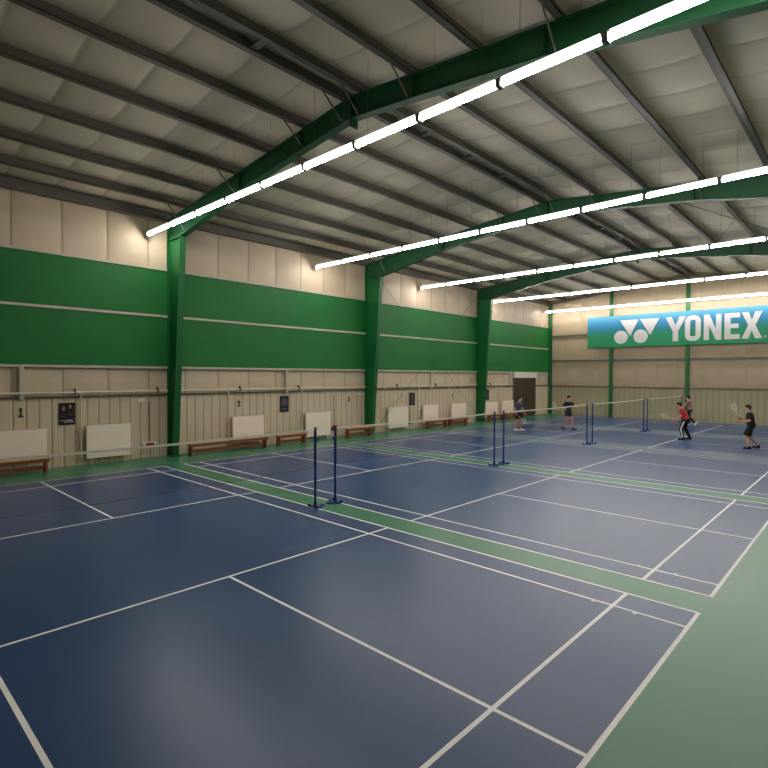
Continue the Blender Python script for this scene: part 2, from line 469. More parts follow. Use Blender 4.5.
# ------------------------------------------------------------------ girts, panels on the left wall
BAYS = [(Y0 + .1, COLY[0] - .11), (COLY[0] + .11, COLY[1] - .11), (COLY[1] + .11, COLY[2] - .11), (COLY[2] + .11, COLY[3] - .08)]
BN = ['left of the first green column', 'between the first and second green columns', 'between the second and third green columns', 'between the third green column and the far corner']
tn = 2
for k, (ya, yb) in enumerate(BAYS):
    for z in (5.94, 4.46, 2.83):
        b = MB(); b.box((-WX + .02, ya, z - .035), (-WX + .11, yb, z + .035))
        tag(b.build(f'trim_{tn}', 'girt'), kind='structure'); tn += 1
    b = MB(); b.box((-WX + .025, ya, 1.945), (-WX + .07, yb, 1.99)); tag(b.build(f'trim_{tn}', 'dark_pipe'), kind='structure'); tn += 1
    for z0, z1, nm in ((2.867, 4.423, 'lower'), (4.497, 5.903, 'upper')):
        b = MB(); b.box((-WX + .035, ya + .005, z0), (-WX + .085, yb - .005, z1))
        o = bevel(b.build('green_wall_panel', 'panel_green'), .006)
        tag(o, f'{nm} plain green panel on the left wall {BN[k]}', 'wall panel', 'green panels on the left wall')
    # same dressing on the opposite wall
    b = MB()
    for z in (5.94, 4.46, 2.83): b.box((WX - .02, ya, z - .035), (WX - .13, yb, z + .035))
    tag(b.build(f'trim_{tn}', 'girt'), kind='structure'); tn += 1
    b = MB(); b.box((WX - .035, ya + .02, 2.90), (WX - .075, yb - .02, 5.9))
    tag(b.build(f'trim_{tn}', 'panel_green'), kind='structure'); tn += 1
# short white hangers under the lowest rail
for y in (.02, 8.63, 17.65, 25.55):
    b = MB(); b.box((-WX + .03, y - .05, 1.93), (-WX + .12, y + .05, 2.79)); tag(b.build(f'trim_{tn}', 'girt'), kind='structure'); tn += 1
# far wall rails
for z, m_ in ((5.34, 'purlin'), (3.64, 'purlin'), (1.95, 'purlin')):
    for xa, xb in ((-8.3, -4.44), (-4.22, -.11), (.11, 4.22), (4.44, 8.45)):
        b = MB(); b.box((xa, Y1 - .12, z - .05), (xb, Y1 - .02, z + .05) if z > 2 else (xb, Y1 - .04, z + .0))
        tag(b.build(f'trim_{tn}', 'purlin' if z > 2 else 'dark_pipe'), kind='structure'); tn += 1

# ------------------------------------------------------------------ heating pipes and radiators
risers = {0: [1.44], 1: [6.13, 9.37], 2: [14.15, 16.62, 19.12], 3: [22.4, 24.34]}
clamps = {0: [1.3, 3.65], 1: [6.6, 9.2], 2: [15.0, 18.0], 3: [23.2]}
for k, (ya, yb) in enumerate(BAYS):
    if k == 3: yb = 25.85
    t = thing('heating_pipe', f'cream heating pipe on the left wall {BN[k]}', 'pipe', (-WX + .115, ya, 2.09), group='heating pipes on the left wall')
    b = MB(); b.tube([(0, 0, 0), (0, yb - ya, 0)], .028, 10); b.build('pipe_run', 'pipe', t, smooth=False)
    for y in risers[k]:
        b = MB(); b.tube([(0, y - ya, 0), (0, y - ya, -1.84), (.0, y - ya + .085, -1.86)], .02, 8); b.build('riser', 'pipe', t)
    for y in clamps[k]:
        b = MB(); b.box((-.09, y - ya - .02, -.05), (.035, y - ya + .02, .05)); b.box((-.09, y - ya - .012, .05), (.0, y - ya + .012, .12)); b.build('clamp', 'dark_pipe', t)

def radiator(ya, yb, z0, z1, label):
    t = thing('radiator', label, 'radiator', (-WX + .15, (ya + yb) / 2, 0), group='white panel radiators along the left wall')
    h = (yb - ya) / 2
    b = MB(); b.box((.03, -h, z0), (.055, h, z1)); bevel(b.build('front_panel', 'white_metal', t), .008, 2)
    b = MB(); b.box((-.055, -h, z0), (-.035, h, z1)); b.build('back_panel', 'white_metal', t)
    b = MB()
    n = int(h * 2 / .06)
    for i in range(n + 1): y = -h + .02 + i * (2 * h - .04) / n; b.box((-.035, y - .003, z0 + .03), (.03, y + .003, z1 - .012))
    b.build('fins', 'white_metal', t, weld=False)
    b = MB(); b.box((-.055, -h, z1 - .012), (.055, h, z1)); b.build('top_grille', 'white_metal', t)
    for s in (-1, 1):
        b = MB(); b.box((-.055, s * h, z0), (.05, s * (h - .012), z1 - .012)); b.build('side_cover', 'white_metal', t)
        b = MB(); b.box((-.075, s * (h - .2) - .02, z0 + .1), (-.055, s * (h - .2) + .02, z1 - .1)); b.build('bracket', 'white_metal', t)
        b = MB(); b.tube([(0, s * (h - .15), z0 + .01), (0, s * (h - .15), .0)], .014, 8); b.build('foot', 'white_metal', t)
    return t
radiator(-.85, .57, .30, 1.13, 'white panel radiator behind the nearest wooden bench, under the number 1')
radiator(1.56, 2.78, .18, 1.13, 'white panel radiator right of the two-portrait poster')
radiator(6.24, 7.52, .20, 1.13, 'white panel radiator behind the long bench, under the number 2')
radiator(9.49, 10.77, .15, 1.12, 'white panel radiator seen through the first pair of net posts')
radiator(14.31, 15.70, .15, 1.12, 'white panel radiator right of the second green column, beside the red-handled mop')
radiator(16.88, 18.08, .20, 1.12, 'white panel radiator left one of two behind benches in the braced bay')
radiator(19.25, 20.60, .20, 1.10, 'white panel radiator in the braced bay next to the third green column')
radiator(22.56, 23.85, .20, 1.10, 'white panel radiator just right of the third green column')
radiator(24.45, 25.75, .20, 1.10, 'white panel radiator beside the brown door')

# ------------------------------------------------------------------ benches
def bench(ya, yb, label, h=.40, off=.62):
    t = thing('wooden_bench', label, 'bench', (-WX + off, (ya + yb) / 2, 0), group='low wooden benches along the left wall')
    l = (yb - ya) / 2
    b = MB(); b.box((-.14, -l, h - .035), (.14, l, h)); bevel(b.build('seat', 'wood', t), .01)
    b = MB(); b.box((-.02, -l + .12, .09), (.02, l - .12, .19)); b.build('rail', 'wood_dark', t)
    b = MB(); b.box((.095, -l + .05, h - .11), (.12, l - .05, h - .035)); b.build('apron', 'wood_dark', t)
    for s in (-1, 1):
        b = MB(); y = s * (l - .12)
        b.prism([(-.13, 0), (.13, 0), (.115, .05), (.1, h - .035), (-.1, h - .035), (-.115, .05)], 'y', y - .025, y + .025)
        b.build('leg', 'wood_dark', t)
    return t
bench(-2.6, .55, 'wooden bench nearest the camera, in front of the radiator under the number 1')
bench(4.35, 7.40, 'long low wooden bench just right of the first green column')
bench(7.75, 9.15, 'short wooden bench under the black poster between the first and second columns')
bench(11.2, 12.75, 'wooden bench in front of the foot of the second green column')
bench(16.5, 18.25, 'wooden bench left one of the adjoining pair in the braced bay')
bench(18.4, 20.05, 'wooden bench right one of the adjoining pair, left of the third green column')
bench(22.1, 23.75, 'wooden bench just right of the third green column')
bench(23.85, 25.5, 'wooden bench nearest the brown door')

# ------------------------------------------------------------------ numbers, posters, small notices on the left wall
DX = -WX + .03
def digit(d, y, z, label):
    H = .26; W_ = .15; T = .052
    b = MB(); y0 = -W_ / 2
    def bar(p, q):       # stroke between two points (y,z)
        (a, c), (e, f) = p, q; dx, dz = e - a, f - c; L = math.hypot(dx, dz); nx, nz = -dz / L * T / 2, dx / L * T / 2
        ex, ez = dx / L * T / 2, dz / L * T / 2
        pts = [(a - ex + nx, c - ez + nz), (a - ex - nx, c - ez - nz), (e + ex - nx, f + ez - nz), (e + ex + nx, f + ez + nz)]
        b.prism(pts, 'x', 0, .004)
    if d == 1: st = [((0, -H / 2), (0, H / 2)), ((0, H / 2), (-.05, H / 2 - .05)), ((-.05, -H / 2), (.05, -H / 2))]
    if d == 2:
        arc = [(-.06, .07), (-.045, .11), (0, .13), (.045, .11), (.06, .07), (.05, .02), (-.06, -.13)]
        st = list(zip(arc, arc[1:])) + [((-.06, -.13), (.065, -.13))]
    if d == 3:
        arc = [(-.06, .1), (-.02, .13), (.03, .125), (.055, .07), (.03, .015), (-.02, .005), (.035, -.005), (.062, -.06), (.035, -.12), (-.02, -.13), (-.06, -.1)]
        st = list(zip(arc, arc[1:]))
    if d == 4: st = [((.03, -.13), (.03, .13)), ((.03, .13), (-.065, -.05)), ((-.065, -.05), (.07, -.05))]
    for p, q in st: bar(p, q)
    o = b.build('number_sign', 'digit', weld=False); o.location = (DX, y, z); o.scale = (1, .8, .8) if d == 1 else (1, .68, .68); tag(o, label, 'number', 'court numbers on the wall')
digit(1, .02, 1.58, 'dark green number 1 painted on the wall above a radiator')
digit(2, 6.58, 1.58, 'dark green number 2 painted on the wall above a radiator')
digit(3, 11.95, 1.58, 'dark green number 3 painted on the wall left of the second green column')
digit(4, 19.55, 1.56, 'small dark green number 4 painted on the wall in the braced bay')

def poster(y, z, w, h, m_, label):
    t = thing('poster', label, 'poster', (DX - .003, y, z), group='dark posters on the left wall')
    b = MB(); b.box((0, -w / 2, -h / 2), (.006, w / 2, h / 2)); b.build('sheet', m_, t)
    return t
def dot(t, name, m_, y, z, ry, rz):
    b = MB(); n = 14
    b.prism([(y + ry * math.cos(2 * PI * i / n), z + rz * math.sin(2 * PI * i / n)) for i in range(n)], 'x', .006, .008); b.build(name, m_, t)
def strip(t, name, m_, y, z, w, h):
    b = MB(); b.box((.006, y - w / 2, z - h / 2), (.008, y + w / 2, z + h / 2)); b.build(name, m_, t)
p = poster(1.11, 1.49, .42, .62, 'poster', 'black poster with two portraits, right of the number 1')
for y, z in ((-.08, .15), (.08, .2)):
    dot(p, 'portrait', 'poster_skin', y, z, .035, .065)
for y, z in ((-.09, -.02), (.1, .03)):
    b = MB(); b.prism([(y - .09, z - .06), (y - .07, z + .02), (y - .05, z - .03), (y + .05, z - .03), (y + .07, z + .02), (y + .09, z - .06), (y, z - .09)], 'x', .006, .008); b.build('jersey', 'poster_red', p); strip(p, 'forearm', 'poster_skin', y, z - .05, .11, .022)
strip(p, 'text_line', 'poster_text', -.1, -.19, .14, .018); strip(p, 'text_line', 'poster_text', .06, -.19, .16, .03); strip(p, 'text_line', 'poster_text', .05, -.235, .24, .02)
p = poster(8.56, 1.50, .42, .62, 'poster_blue', 'black poster with a dim picture under the middle post of the second bay')
b = MB(); b.prism([(-.16, -.05), (-.12, .16), (0, .21), (.12, .16), (.16, -.05)], 'x', .006, .008); b.build('picture', 'poster_grey', p)
strip(p, 'text_line', 'poster_grey', 0, -.2, .3, .05)
p = poster(16.2, 1.46, .40, .62, 'poster_blue', 'black poster with three grey figures beside the mop with the red handle')
for z in (.17, -.02, -.17): dot(p, 'picture', 'poster_grey', .0, z, .1, .06)
p = poster(23.0, 1.51, .36, .60, 'poster_blue', 'black poster with small pictures beside the third green column')
for z in (.17, -.02, -.17): dot(p, 'picture', 'poster_grey', .0, z, .09, .06)
def notice(y, z, w, h, label):
    b = MB(); b.box((0, -w / 2, -h / 2), (.005, w / 2, h / 2)); o = b.build('paper_notice', 'white'); o.location = (DX, y, z); tag(o, label, 'notice', 'small white notices on the left wall')
notice(3.17, 1.82, .2, .12, 'small white notice above the broad mop on the left wall')
notice(4.44, 1.80, .12, .12, 'small white notice right beside the first green column')
notice(15.62, 1.79, .16, .14, 'small white notice above the mop with the red handle')
notice(12.6, 1.79, .12, .12, 'small white notice left of the second green column')

def mop(y, w, label, hm, z0=.35, ztop=1.75, head='white'):
    t = thing('floor_mop', label, 'mop', (-WX + .1, y, 0), group='mops hanging on the left wall')
    b = MB(); b.box((-.04, -w / 2, z0), (.03, w / 2, z0 + .15)); bevel(b.build('mop_head', head, t), .015)
    b = MB(); b.box((.03, -w * .3, z0 + .04), (.04, w * .3, z0 + .12)); b.build('clip_plate', 'red', t)
    b = MB(); b.tube([(.02, 0, z0 + .15), (-.03, 0, ztop)], .014, 8); b.build('handle', hm, t)
mop(3.38, .42, 'broad white dust mop with a red plate, left of the first green column', 'dark_pipe')
mop(15.9, .34, 'narrow floor mop with a dark red handle beside the radiator of the braced bay', 'mop_red', .26, 1.8, 'mop_red')
mop(11.05, .3, 'floor mop with a dark handle behind the red-topped net post', 'dark_pipe', .3, 1.74, 'dark_pipe')

# ------------------------------------------------------------------ wall bracing rods
def rod(name, a, b_, label, r=.011, m_='wire', cat='brace rod', group=None):
    b = MB(); b.tube([a, b_], r, 6); o = b.build(name, m_); tag(o, label, cat, group)
rod('brace_rod', (-WX + .24, 13.25, .06), (-WX + .24, 21.7, 7.2), 'thin steel brace rod rising away from the camera across the left wall', .008, 'rod')
rod('brace_rod', (-WX + .27, 13.25, 7.25), (-WX + .27, 21.7, .3), 'thin steel brace rod falling away from the camera across the left wall', .008, 'rod')
for xa, xb, i in ((3.1, 5.9, 0), (5.9, 3.1, 1)):
    rod('roof_brace_rod', (xa, 13.3, zraf(xa) - .03), (xb, 21.6, zraf(xb) - .03 - .03 * i), 'thin roof brace rod crossing right roof slope, running ' + ('toward' if xb > xa else 'away from') + ' the right wall', .01, 'dark_pipe')

# ------------------------------------------------------------------ door in the far left bay
b = MB(); yA, yB = 26.06, 28.9
b.box((DX - .0, yA, .0), (DX + .03, yB, 2.48))
n = 12
for i in range(1, n):
    y = yA + (yB - yA) * i / n; b.box((DX + .03, y - .012, .02), (DX + .034, y + .012, 2.46), 'door_dark')
dr = MB(); dr.box((DX, yA, 0), (DX + .03, yB, 2.48), 'door')
for i in range(1, n):
    y = yA + (yB - yA) * i / n; dr.box((DX + .03, y - .014, .02), (DX + .034, y + .014, 2.46), 'door_dark')
d_ = dr.build('door_1', weld=False); tag(d_, kind='structure')
b = MB(); b.box((.03, -.06, 0), (.09, .06, .03)); b.box((.03, -.05, -.1), (.045, .05, .1)); h_ = b.build('handle', 'door_dark', d_); h_.location = (DX + .004, 27.6, 1.05)
b = MB(); b.box((DX, yA - .1, 2.49), (DX + .12, yB + .0, 2.86)); tag(b.build(f'trim_{tn}', 'white'), kind='structure'); tn += 1
b = MB(); b.box((DX, yA - .1, 0), (DX + .06, yA - .01, 2.48)); tag(b.build(f'trim_{tn}', 'dark_pipe'), kind='structure'); tn += 1

# ------------------------------------------------------------------ light rows
TL = 1.545; ZL = 6.93
proto = thing('tube_light', 'x', 'light', (0, 0, 0), group='tube lights hung in five rows')
b = MB(); b.prism([(-.068, .026), (-.064, .021), (-.05, .03), (.05, .03), (.064, .021), (.068, .026), (.045, .08), (-.045, .08)], 'x', -TL / 2 + .062, TL / 2 - .062); b.build('housing', 'housing', proto)
b = MB(); n = 10
prof = [(.047 * math.cos(PI + PI * i / n), .025 + .066 * math.sin(PI + PI * i / n)) for i in range(n + 1)]
b.prism(prof, 'x', -TL / 2 + .042, TL / 2 - .042); b.build('diffuser', 'glow', proto)
for s in (-1, 1):
    b = MB(); b.box((s * (TL / 2 - .042), -.06, -.05), (s * (TL / 2 - .004), .06, .075)); b.build('end_cap', 'lamp_cap', proto)
lights = []
first = True
for r in range(5):
    for i in range(11):
        x = -8.42 + TL * (i + .5)
        y = 3.33 + D * r
        lb = f'glowing white tube light, {ORD[i]} from the left wall in the {ORD[r]} row'
        if first:
            o = proto; o.location = (x, y, ZL); o['label'] = lb; first = False
        else: o = dup(proto, (x, y, ZL), label=lb)
        for s in (-1, 1):      # suspension wires reach the roof above each end
            xx = s * .45; zt = zraf(x + xx) + PUR - .10 - ZL
            b = MB(); b.tube([(xx, 0, .085), (xx, 0, zt)], .0035, 5); b.build('hanging_wire', 'wire', o)

# ------------------------------------------------------------------ net posts and nets
def post(y, s, label, red=False):
    t = thing('net_post', label, 'net post', (0, y, 0), 0, 'blue badminton net posts')
    b = MB(); b.tube([(0, 0, .03), (0, 0, 1.55)], .024, 14); b.build('pole', 'navy', t, smooth=False)
    b = MB(); b.box((-.15, -.045, .0), (.15, .045, .03)); b.box((-.045, -.045 if s > 0 else -.2, .0), (.045, .2 if s > 0 else .045, .03)); b.build('base', 'navy', t, weld=False)
    b = MB(); b.tube([(0, 0, .022), (0, 0, .11)], .034, 12); b.build('socket', 'navy', t)
    for sx in (-1, 1):
        b = MB(); b.tube([(sx * .12, -s * .075, .03), (sx * .12, -s * .047, .03)], .03, 12); b.build('wheel', 'navy', t)
    b = MB()
    b.tube([(0, 0, 1.55), (0, 0, 1.575)], .03, 12); b.build('cap', 'red' if red else 'navy', t)
    b = MB(); b.box((-.02, s * .015, 1.3), (.02, s * .06, 1.36)); b.build('cleat', 'navy', t)
    if red:
        b = MB(); b.box((-.035, -.05, 1.54), (.035, .02, 1.59)); bevel(b.build('head_clamp', 'red', t), .01)
post(3.07, 1, 'blue net post at the near edge of the first green strip')
post(D - 3.07, -1, 'blue net post with a red top beside the first green strip', True)
post(D + 3.07, 1, 'blue net post at the near edge of the second green strip')
post(2 * D - 3.07, -1, 'blue net post at the far edge of the second green strip')
post(2 * D + 3.07, 1, 'blue net post at the near edge of the third green strip')
post(3 * D - 3.07, -1, 'blue net post at the far edge of the third green strip')
post(3 * D + 3.07, 1, 'blue net post at the near edge of the strip left of the red-shirted player')
post(4 * D - 3.07, -1, 'blue net post at the far edge of the strip left of the red-shirted player')
post(4 * D + 3.07, 1, 'blue net post closest to the far wall')
post(-3.07, -1, 'blue net post holding the near end of the first net')
for k in range(5):
    yc = k * D; a = 3.034
    t = thing('badminton_net', ['nearest badminton net, strung across the court numbered 1', 'badminton net on the second court from the camera', 'badminton net on the third court from the camera',
                                'badminton net between the two pairs of players on the fourth court', 'badminton net on the last court by the far wall'][k], 'net', (0, yc, 0), group='badminton nets')
    N = 24
    sag = lambda y: 1.55 - .026 * (1 - (y / a) ** 2)
    yy = [-a + 2 * a * i / N for i in range(N + 1)]
    b = MB()
    for ya, yb in zip(yy, yy[1:]): b.face([(0, ya, sag(ya) - .76), (0, yb, sag(yb) - .76), (0, yb, sag(yb) - .02), (0, ya, sag(ya) - .02)])
    b.build('net_mesh', 'net', t)
    b = MB()
    for ya, yb in zip(yy, yy[1:]):
        b.hexa([(-.004, ya, sag(ya) - .035), (.004, ya, sag(ya) - .035), (.004, yb, sag(yb) - .035), (-.004, yb, sag(yb) - .035),
                (-.004, ya, sag(ya) + .002), (.004, ya, sag(ya) + .002), (.004, yb, sag(yb) + .002), (-.004, yb, sag(yb) + .002)])
    b.build('head_tape', 'tape', t, weld=False)
    b = MB(); b.tube([(0, y, sag(y) - .765) for y in yy], .003, 6); b.build('bottom_cord', 'cord', t)
    for s in (-1, 1):
        b = MB(); b.tube([(0, s * a, .79), (0, s * a, 1.54)], .004, 6); b.build('side_cord', 'cord', t)

# ------------------------------------------------------------------ banner on the far wall
YB = Y1 - .24
t = thing('banner', 'wide blue and green banner lettered YONEX in white on the far wall', 'banner', (0, YB, 0))
b = MB(); b.box((-5.79, -.004, 4.44), (5.2, .004, 6.42)); b.build('panel', 'banner', t)
def flat(name, polys):
    b = MB()
    for pl in polys: b.prism(pl, 'y', -.012, -.005)
    b.build(name, 'sign_white', t, weld=False)
def circ(x, z, r, n=36): return [(x + r * math.cos(2 * PI * i / n), z + r * math.sin(2 * PI * i / n)) for i in range(n)]
flat('logo_disc', [circ(-3.69, 5.06, .41)]); flat('logo_disc', [circ(-2.53, 5.07, .41)])
flat('logo_triangle', [[(-3.75, 6.11), (-3.14, 5.11), (-2.66, 6.11)]]); flat('logo_triangle', [[(-2.57, 6.11), (-1.99, 5.11), (-1.48, 6.11)]])
zb, zt = 4.68, 6.12; zm = 5.4
S = .29
flat('letter_y', [[(-1.15, zt), (-.83, zt), (-.61, 5.62), (-.39, zt), (-.07, zt), (-.465, 5.27), (-.755, 5.27)], [(-.755, 5.27), (-.465, 5.27), (-.465, zb), (-.755, zb)]])
def rring(x0, x1, z0, z1, r, w, n=8):
    out = []; inn = []
    for cx, cz, a0 in ((x1 - r, z1 - r, 0), (x0 + r, z1 - r, 90), (x0 + r, z0 + r, 180), (x1 - r, z0 + r, 270)):
        for i in range(n + 1):
            a = math.radians(a0 + 90 * i / n); out.append((cx + r * math.cos(a), cz + r * math.sin(a)))
            q = max(r - w, .03); inn.append((cx + q * math.cos(a), cz + q * math.sin(a)))
    L = len(out)
    return [[out[i], out[(i + 1) % L], inn[(i + 1) % L], inn[i]] for i in range(L)]
flat('letter_o', rring(-.11, .69, zb - .01, zt + .01, .34, .26))
flat('letter_n', [[(.84, zb), (1.1, zb), (1.1, zt), (.84, zt)], [(1.43, zb), (1.69, zb), (1.69, zt), (1.43, zt)], [(1.1, zt), (1.1, 5.5), (1.43, zb), (1.43, 5.3)]])
flat('letter_e', [[(1.84, zb), (2.12, zb), (2.12, zt), (1.84, zt)], [(2.12, zb), (2.56, zb), (2.56, zb + .26), (2.12, zb + .26)], [(2.12, zt - .26), (2.56, zt - .26), (2.56, zt), (2.12, zt)], [(2.12, zm - .12), (2.5, zm - .12), (2.5, zm + .13), (2.12, zm + .13)]])
flat('letter_x', [[(2.63, zb), (2.95, zb), (3.095, 5.12), (3.24, zb), (3.56, zb), (3.255, 5.4), (3.56, zt), (3.24, zt), (3.095, 5.68), (2.95, zt), (2.63, zt), (2.935, 5.4)]])
flat('registered_mark', [q for q in rring(3.63, 3.75, 4.70, 4.82, .06, .015)] + [circ(3.69, 4.76, .02, 10)])

# ------------------------------------------------------------------ people
def vox(name, mb, voxel, m_, parent, smooth=3):
    me = mb.mesh(name + '_raw', m_, weld=False)
    o = bpy.data.objects.new(name, me); C.objects.link(o)
    r = o.modifiers.new('r', 'REMESH'); r.mode = 'VOXEL'; r.voxel_size = voxel
    s = o.modifiers.new('s', 'SMOOTH'); s.iterations = smooth; s.factor = .5
    dg = bpy.context.evaluated_depsgraph_get()
    nm = bpy.data.meshes.new_from_object(o.evaluated_get(dg))
    o.modifiers.clear(); o.data = nm
    for p_ in nm.polygons: p_.use_smooth = True
    o.parent = parent
    return o
def limb(mb, pts, rs, n=14):
    # a tapering limb: dense tube plus balls at every joint
    P = []; R = []
    for (a, b_), (ra, rb) in zip(zip(pts, pts[1:]), zip(rs, rs[1:])):
        for i in range(5):
            f = i / 5; P.append(Vector(a).lerp(Vector(b_), f)); R.append(ra + (rb - ra) * f)
    P.append(Vector(pts[-1])); R.append(rs[-1])
    mb.tube(P, R, n)
    for p_, r_ in zip(pts, rs): mb.ell(p_, (r_, r_, r_), nu=14, nv=8)
def trunk(mb, secs, lat_default=Vector((0, 1, 0)), n=20):
    # secs: (centre, half width along lateral, half depth along front, lateral vector)
    rings = []
    for c, w, d, lat in secs:
        lat = Vector(lat).normalized(); i = len(mb.v); k = secs.index((c, w, d, lat)) if False else None
        rings.append((Vector(c), w, d, lat))
    base = len(mb.v)
    for j, (c, w, d, lat) in enumerate(rings):
        tan = (rings[min(j + 1, len(rings) - 1)][0] - rings[max(j - 1, 0)][0]).normalized()
        fr = lat.cross(tan).normalized(); la = tan.cross(fr).normalized()
        for q in range(n):
            an = 2 * PI * q / n
            ca, sa = math.cos(an), math.sin(an)
            mb.v.append(tuple(c + la * w * (abs(ca) ** .85) * (1 if ca >= 0 else -1) + fr * d * (abs(sa) ** .85) * (1 if sa >= 0 else -1)))
    for j in range(len(rings) - 1):
        for q in range(n):
            A = base + j * n; B = A + n
            mb.f.append((A + q, A + (q + 1) % n, B + (q + 1) % n, B + q)); mb.m.append(0)
    mb.f.append(tuple(base + q for q in range(n))[::-1]); mb.m.append(0)
    e = base + (len(rings) - 1) * n
    mb.f.append(tuple(e + q for q in range(n))); mb.m.append(0)
def hand(mb, wrist, d, nrm, thumb_side, curl):
    d = Vector(d).normalized(); nrm = Vector(nrm); nrm = (nrm - d * nrm.dot(d)).normalized(); sd = d.cross(nrm).normalized() * thumb_side
    w = Vector(wrist)
    # palm
    R = Matrix((d, sd, nrm)).transposed()
    mb.ell(w + d * .05, (.056, .040, .017), R)
    mb.tube([w, w + d * .03], [.024, .026], 12)
    for i, (off, L) in enumerate(((.030, .072), (.010, .080), (-.011, .074), (-.030, .058))):
        p = w + d * .085 + sd * off; dd = d.copy(); P = [w + d * .05 + sd * off * .8, p]
        for k, f in enumerate((.45, .32, .23)):
            ax = sd * thumb_side
            dd = (Matrix.Rotation(-curl * (1 + .06 * i), 3, d.cross(nrm)) @ dd).normalized()
            p = p + dd * L * f; P.append(p)
        mb.tube(P, [.010, .0098, .0092, .0085, .0075], 8); mb.ell(P[-1], (.0075,) * 3, nu=8, nv=6)
    p = w + d * .025 + sd * .03
    P = [w + d * .015 + sd * .015, p, p + (d * .7 + sd * .7 - nrm * .25).normalized() * .035, p + (d * .7 + sd * .7 - nrm * .25).normalized() * .035 + (d * .95 + sd * .1 - nrm * .4).normalized() * .03]
    mb.tube(P, [.013, .013, .011, .008], 8); mb.ell(P[-1], (.008,) * 3, nu=8, nv=6)

def person(name_label, loc, rz, J, shirt, bottom, bottom_len, shoe, hair, skin='skin', sleeve=.5, stripe=None, hairlen=0, scale=1., curlL=.35, curlR=.35, emblem=False):
    t = thing('person', name_label, 'person', loc, rz, 'badminton players')
    V = {k: Vector(v) for k, v in J.items()}
    pel, chest, neck, head = V['pelvis'], V['chest'], V['neck'], V['head']
    lat = (V['shL'] - V['shR']).normalized(); latp = (V['hipL'] - V['hipR']).normalized()
    up = (neck - pel).normalized()
    waist = pel.lerp(chest, .5)
    # --- body
    B = MB()
    trunk(B, [(pel - up * .09, .10, .085, latp), (pel, .155, .11, latp), (waist, .13, .092, (lat + latp) / 2), (chest, .155, .108, lat),
              (chest.lerp(neck, .55), .165, .10, lat), (chest.lerp(neck, .85), .11, .07, lat), (neck, .055, .055, lat)])
    hf = V['look'].normalized(); hl = Vector((0, 0, 1)).cross(hf).normalized(); hu = hf.cross(hl).normalized()
    limb(B, [neck - up * .02, head - hu * .07 - hf * .012], [.056, .05])
    R = Matrix((hf, hl, hu)).transposed()
    B.ell(head + hu * .02, (.093, .074, .10), R); B.ell(head + hf * .018 - hu * .05, (.068, .056, .068), R)
    B.ell(head + hf * .055 - hu * .092, (.024, .03, .022), R)                                  # chin
    B.tube([head + hf * .082 + hu * .012, head + hf * .104 - hu * .028], [.009, .016], 8); B.ell(head + hf * .102 - hu * .03, (.016, .017, .013), R)
    for s in (-1, 1):
        B.ell(head + hl * s * .076 - hf * .005 - hu * .008, (.022, .010, .032), R)              # ears
        B.ell(head + hl * s * .033 + hf * .078 + hu * .022, (.016, .026, .010), R)              # brows
    for s, S_ in ((1, 'L'), (-1, 'R')):
        limb(B, [V['sh' + S_], V['el' + S_], V['wr' + S_]], [.052, .040, .027])
        hd = V['hd' + S_] if 'hd' + S_ in V else (V['wr' + S_] - V['el' + S_])
        hn = V['hn' + S_] if 'hn' + S_ in V else lat * s
        hand(B, V['wr' + S_], hd, hn, -1 if s > 0 else 1, curlL if s > 0 else curlR)
        limb(B, [V['hip' + S_], V['kn' + S_], V['kn' + S_].lerp(V['an' + S_], .35), V['an' + S_]], [.088, .058, .057, .036])
        ft = V['ft' + S_].normalized()
        limb(B, [V['an' + S_], V['an' + S_] + ft * .10 + Vector((0, 0, -.045)) * (1 if abs(ft.z) < .5 else 0)], [.034, .018])
    vox('body', B, .0075, skin, t, 2)
    # --- eyes and mouth
    for s in (-1, 1):
        e = MB(); e.ell((0, 0, 0), (.006, .012, .007), R, 10, 6); o = e.build('eye', 'eye', t, True); o.location = head + hl * s * .033 + hf * .086 + hu * .004
    e = MB(); e.ell((0, 0, 0), (.006, .022, .006), R, 10, 6); o = e.build('mouth', 'lip', t, True); o.location = head + hf * .087 - hu * .062
    # --- hair
    H = MB()
    H.ell(head + hu * .04 - hf * .014, (.098, .085, .092), R); H.ell(head - hf * .045 - hu * .005, (.062, .078, .075), R)
    for i in range(10):
        a = 2 * PI * i / 10
        H.ell(head + hu * (.09 + .02 * random.random()) + hf * .055 * math.cos(a) - hf * .012 + hl * .05 * math.sin(a), (.035, .03, .025), R, 8, 6)
    H.ell(head + hf * .062 + hu * .075, (.032, .06, .022), R)
    if hairlen: 
        H.tube([head - hf * .09 + hu * .02, head - hf * .12 - hu * .05, head - hf * .11 - hu * hairlen], [.03, .035, .012], 10)
    vox('hair', H, .012, hair, t, 2)
    # --- shirt
    T = MB()
    trunk(T, [(pel - up * .02, .176, .135, latp), (waist, .158, .122, (lat + latp) / 2), (chest, .176, .128, lat), (chest.lerp(neck, .55), .182, .115, lat), (chest.lerp(neck, .88), .105, .08, lat), (neck - up * .015, .066, .066, lat)])
    for S_ in 'LR':
        a, e_ = V['sh' + S_], V['el' + S_]
        q = a.lerp(e_, sleeve + .25)
        T.ell(a, (.066,) * 3); T.tube([a, a.lerp(q, .5), q], [.066, .066, .066], 16)
    vox('shirt', T, .011, shirt, t, 3)
    if emblem:
        e = MB(); e.ell((0, 0, 0), (.012, .05, .085), Matrix((lat, lat.cross(up).normalized(), up)).transposed(), 12, 6)
        o = e.build('shirt_print', 'cloth_grey', t, True); o.location = waist - up * .02 - lat * .158 - lat.cross(up).normalized() * .03
    # --- shorts or trousers
    K = MB()
    trunk(K, [(pel - up * .11, .145, .115, latp), (pel - up * .04, .172, .13, latp), (pel + up * .05, .158, .12, latp)])
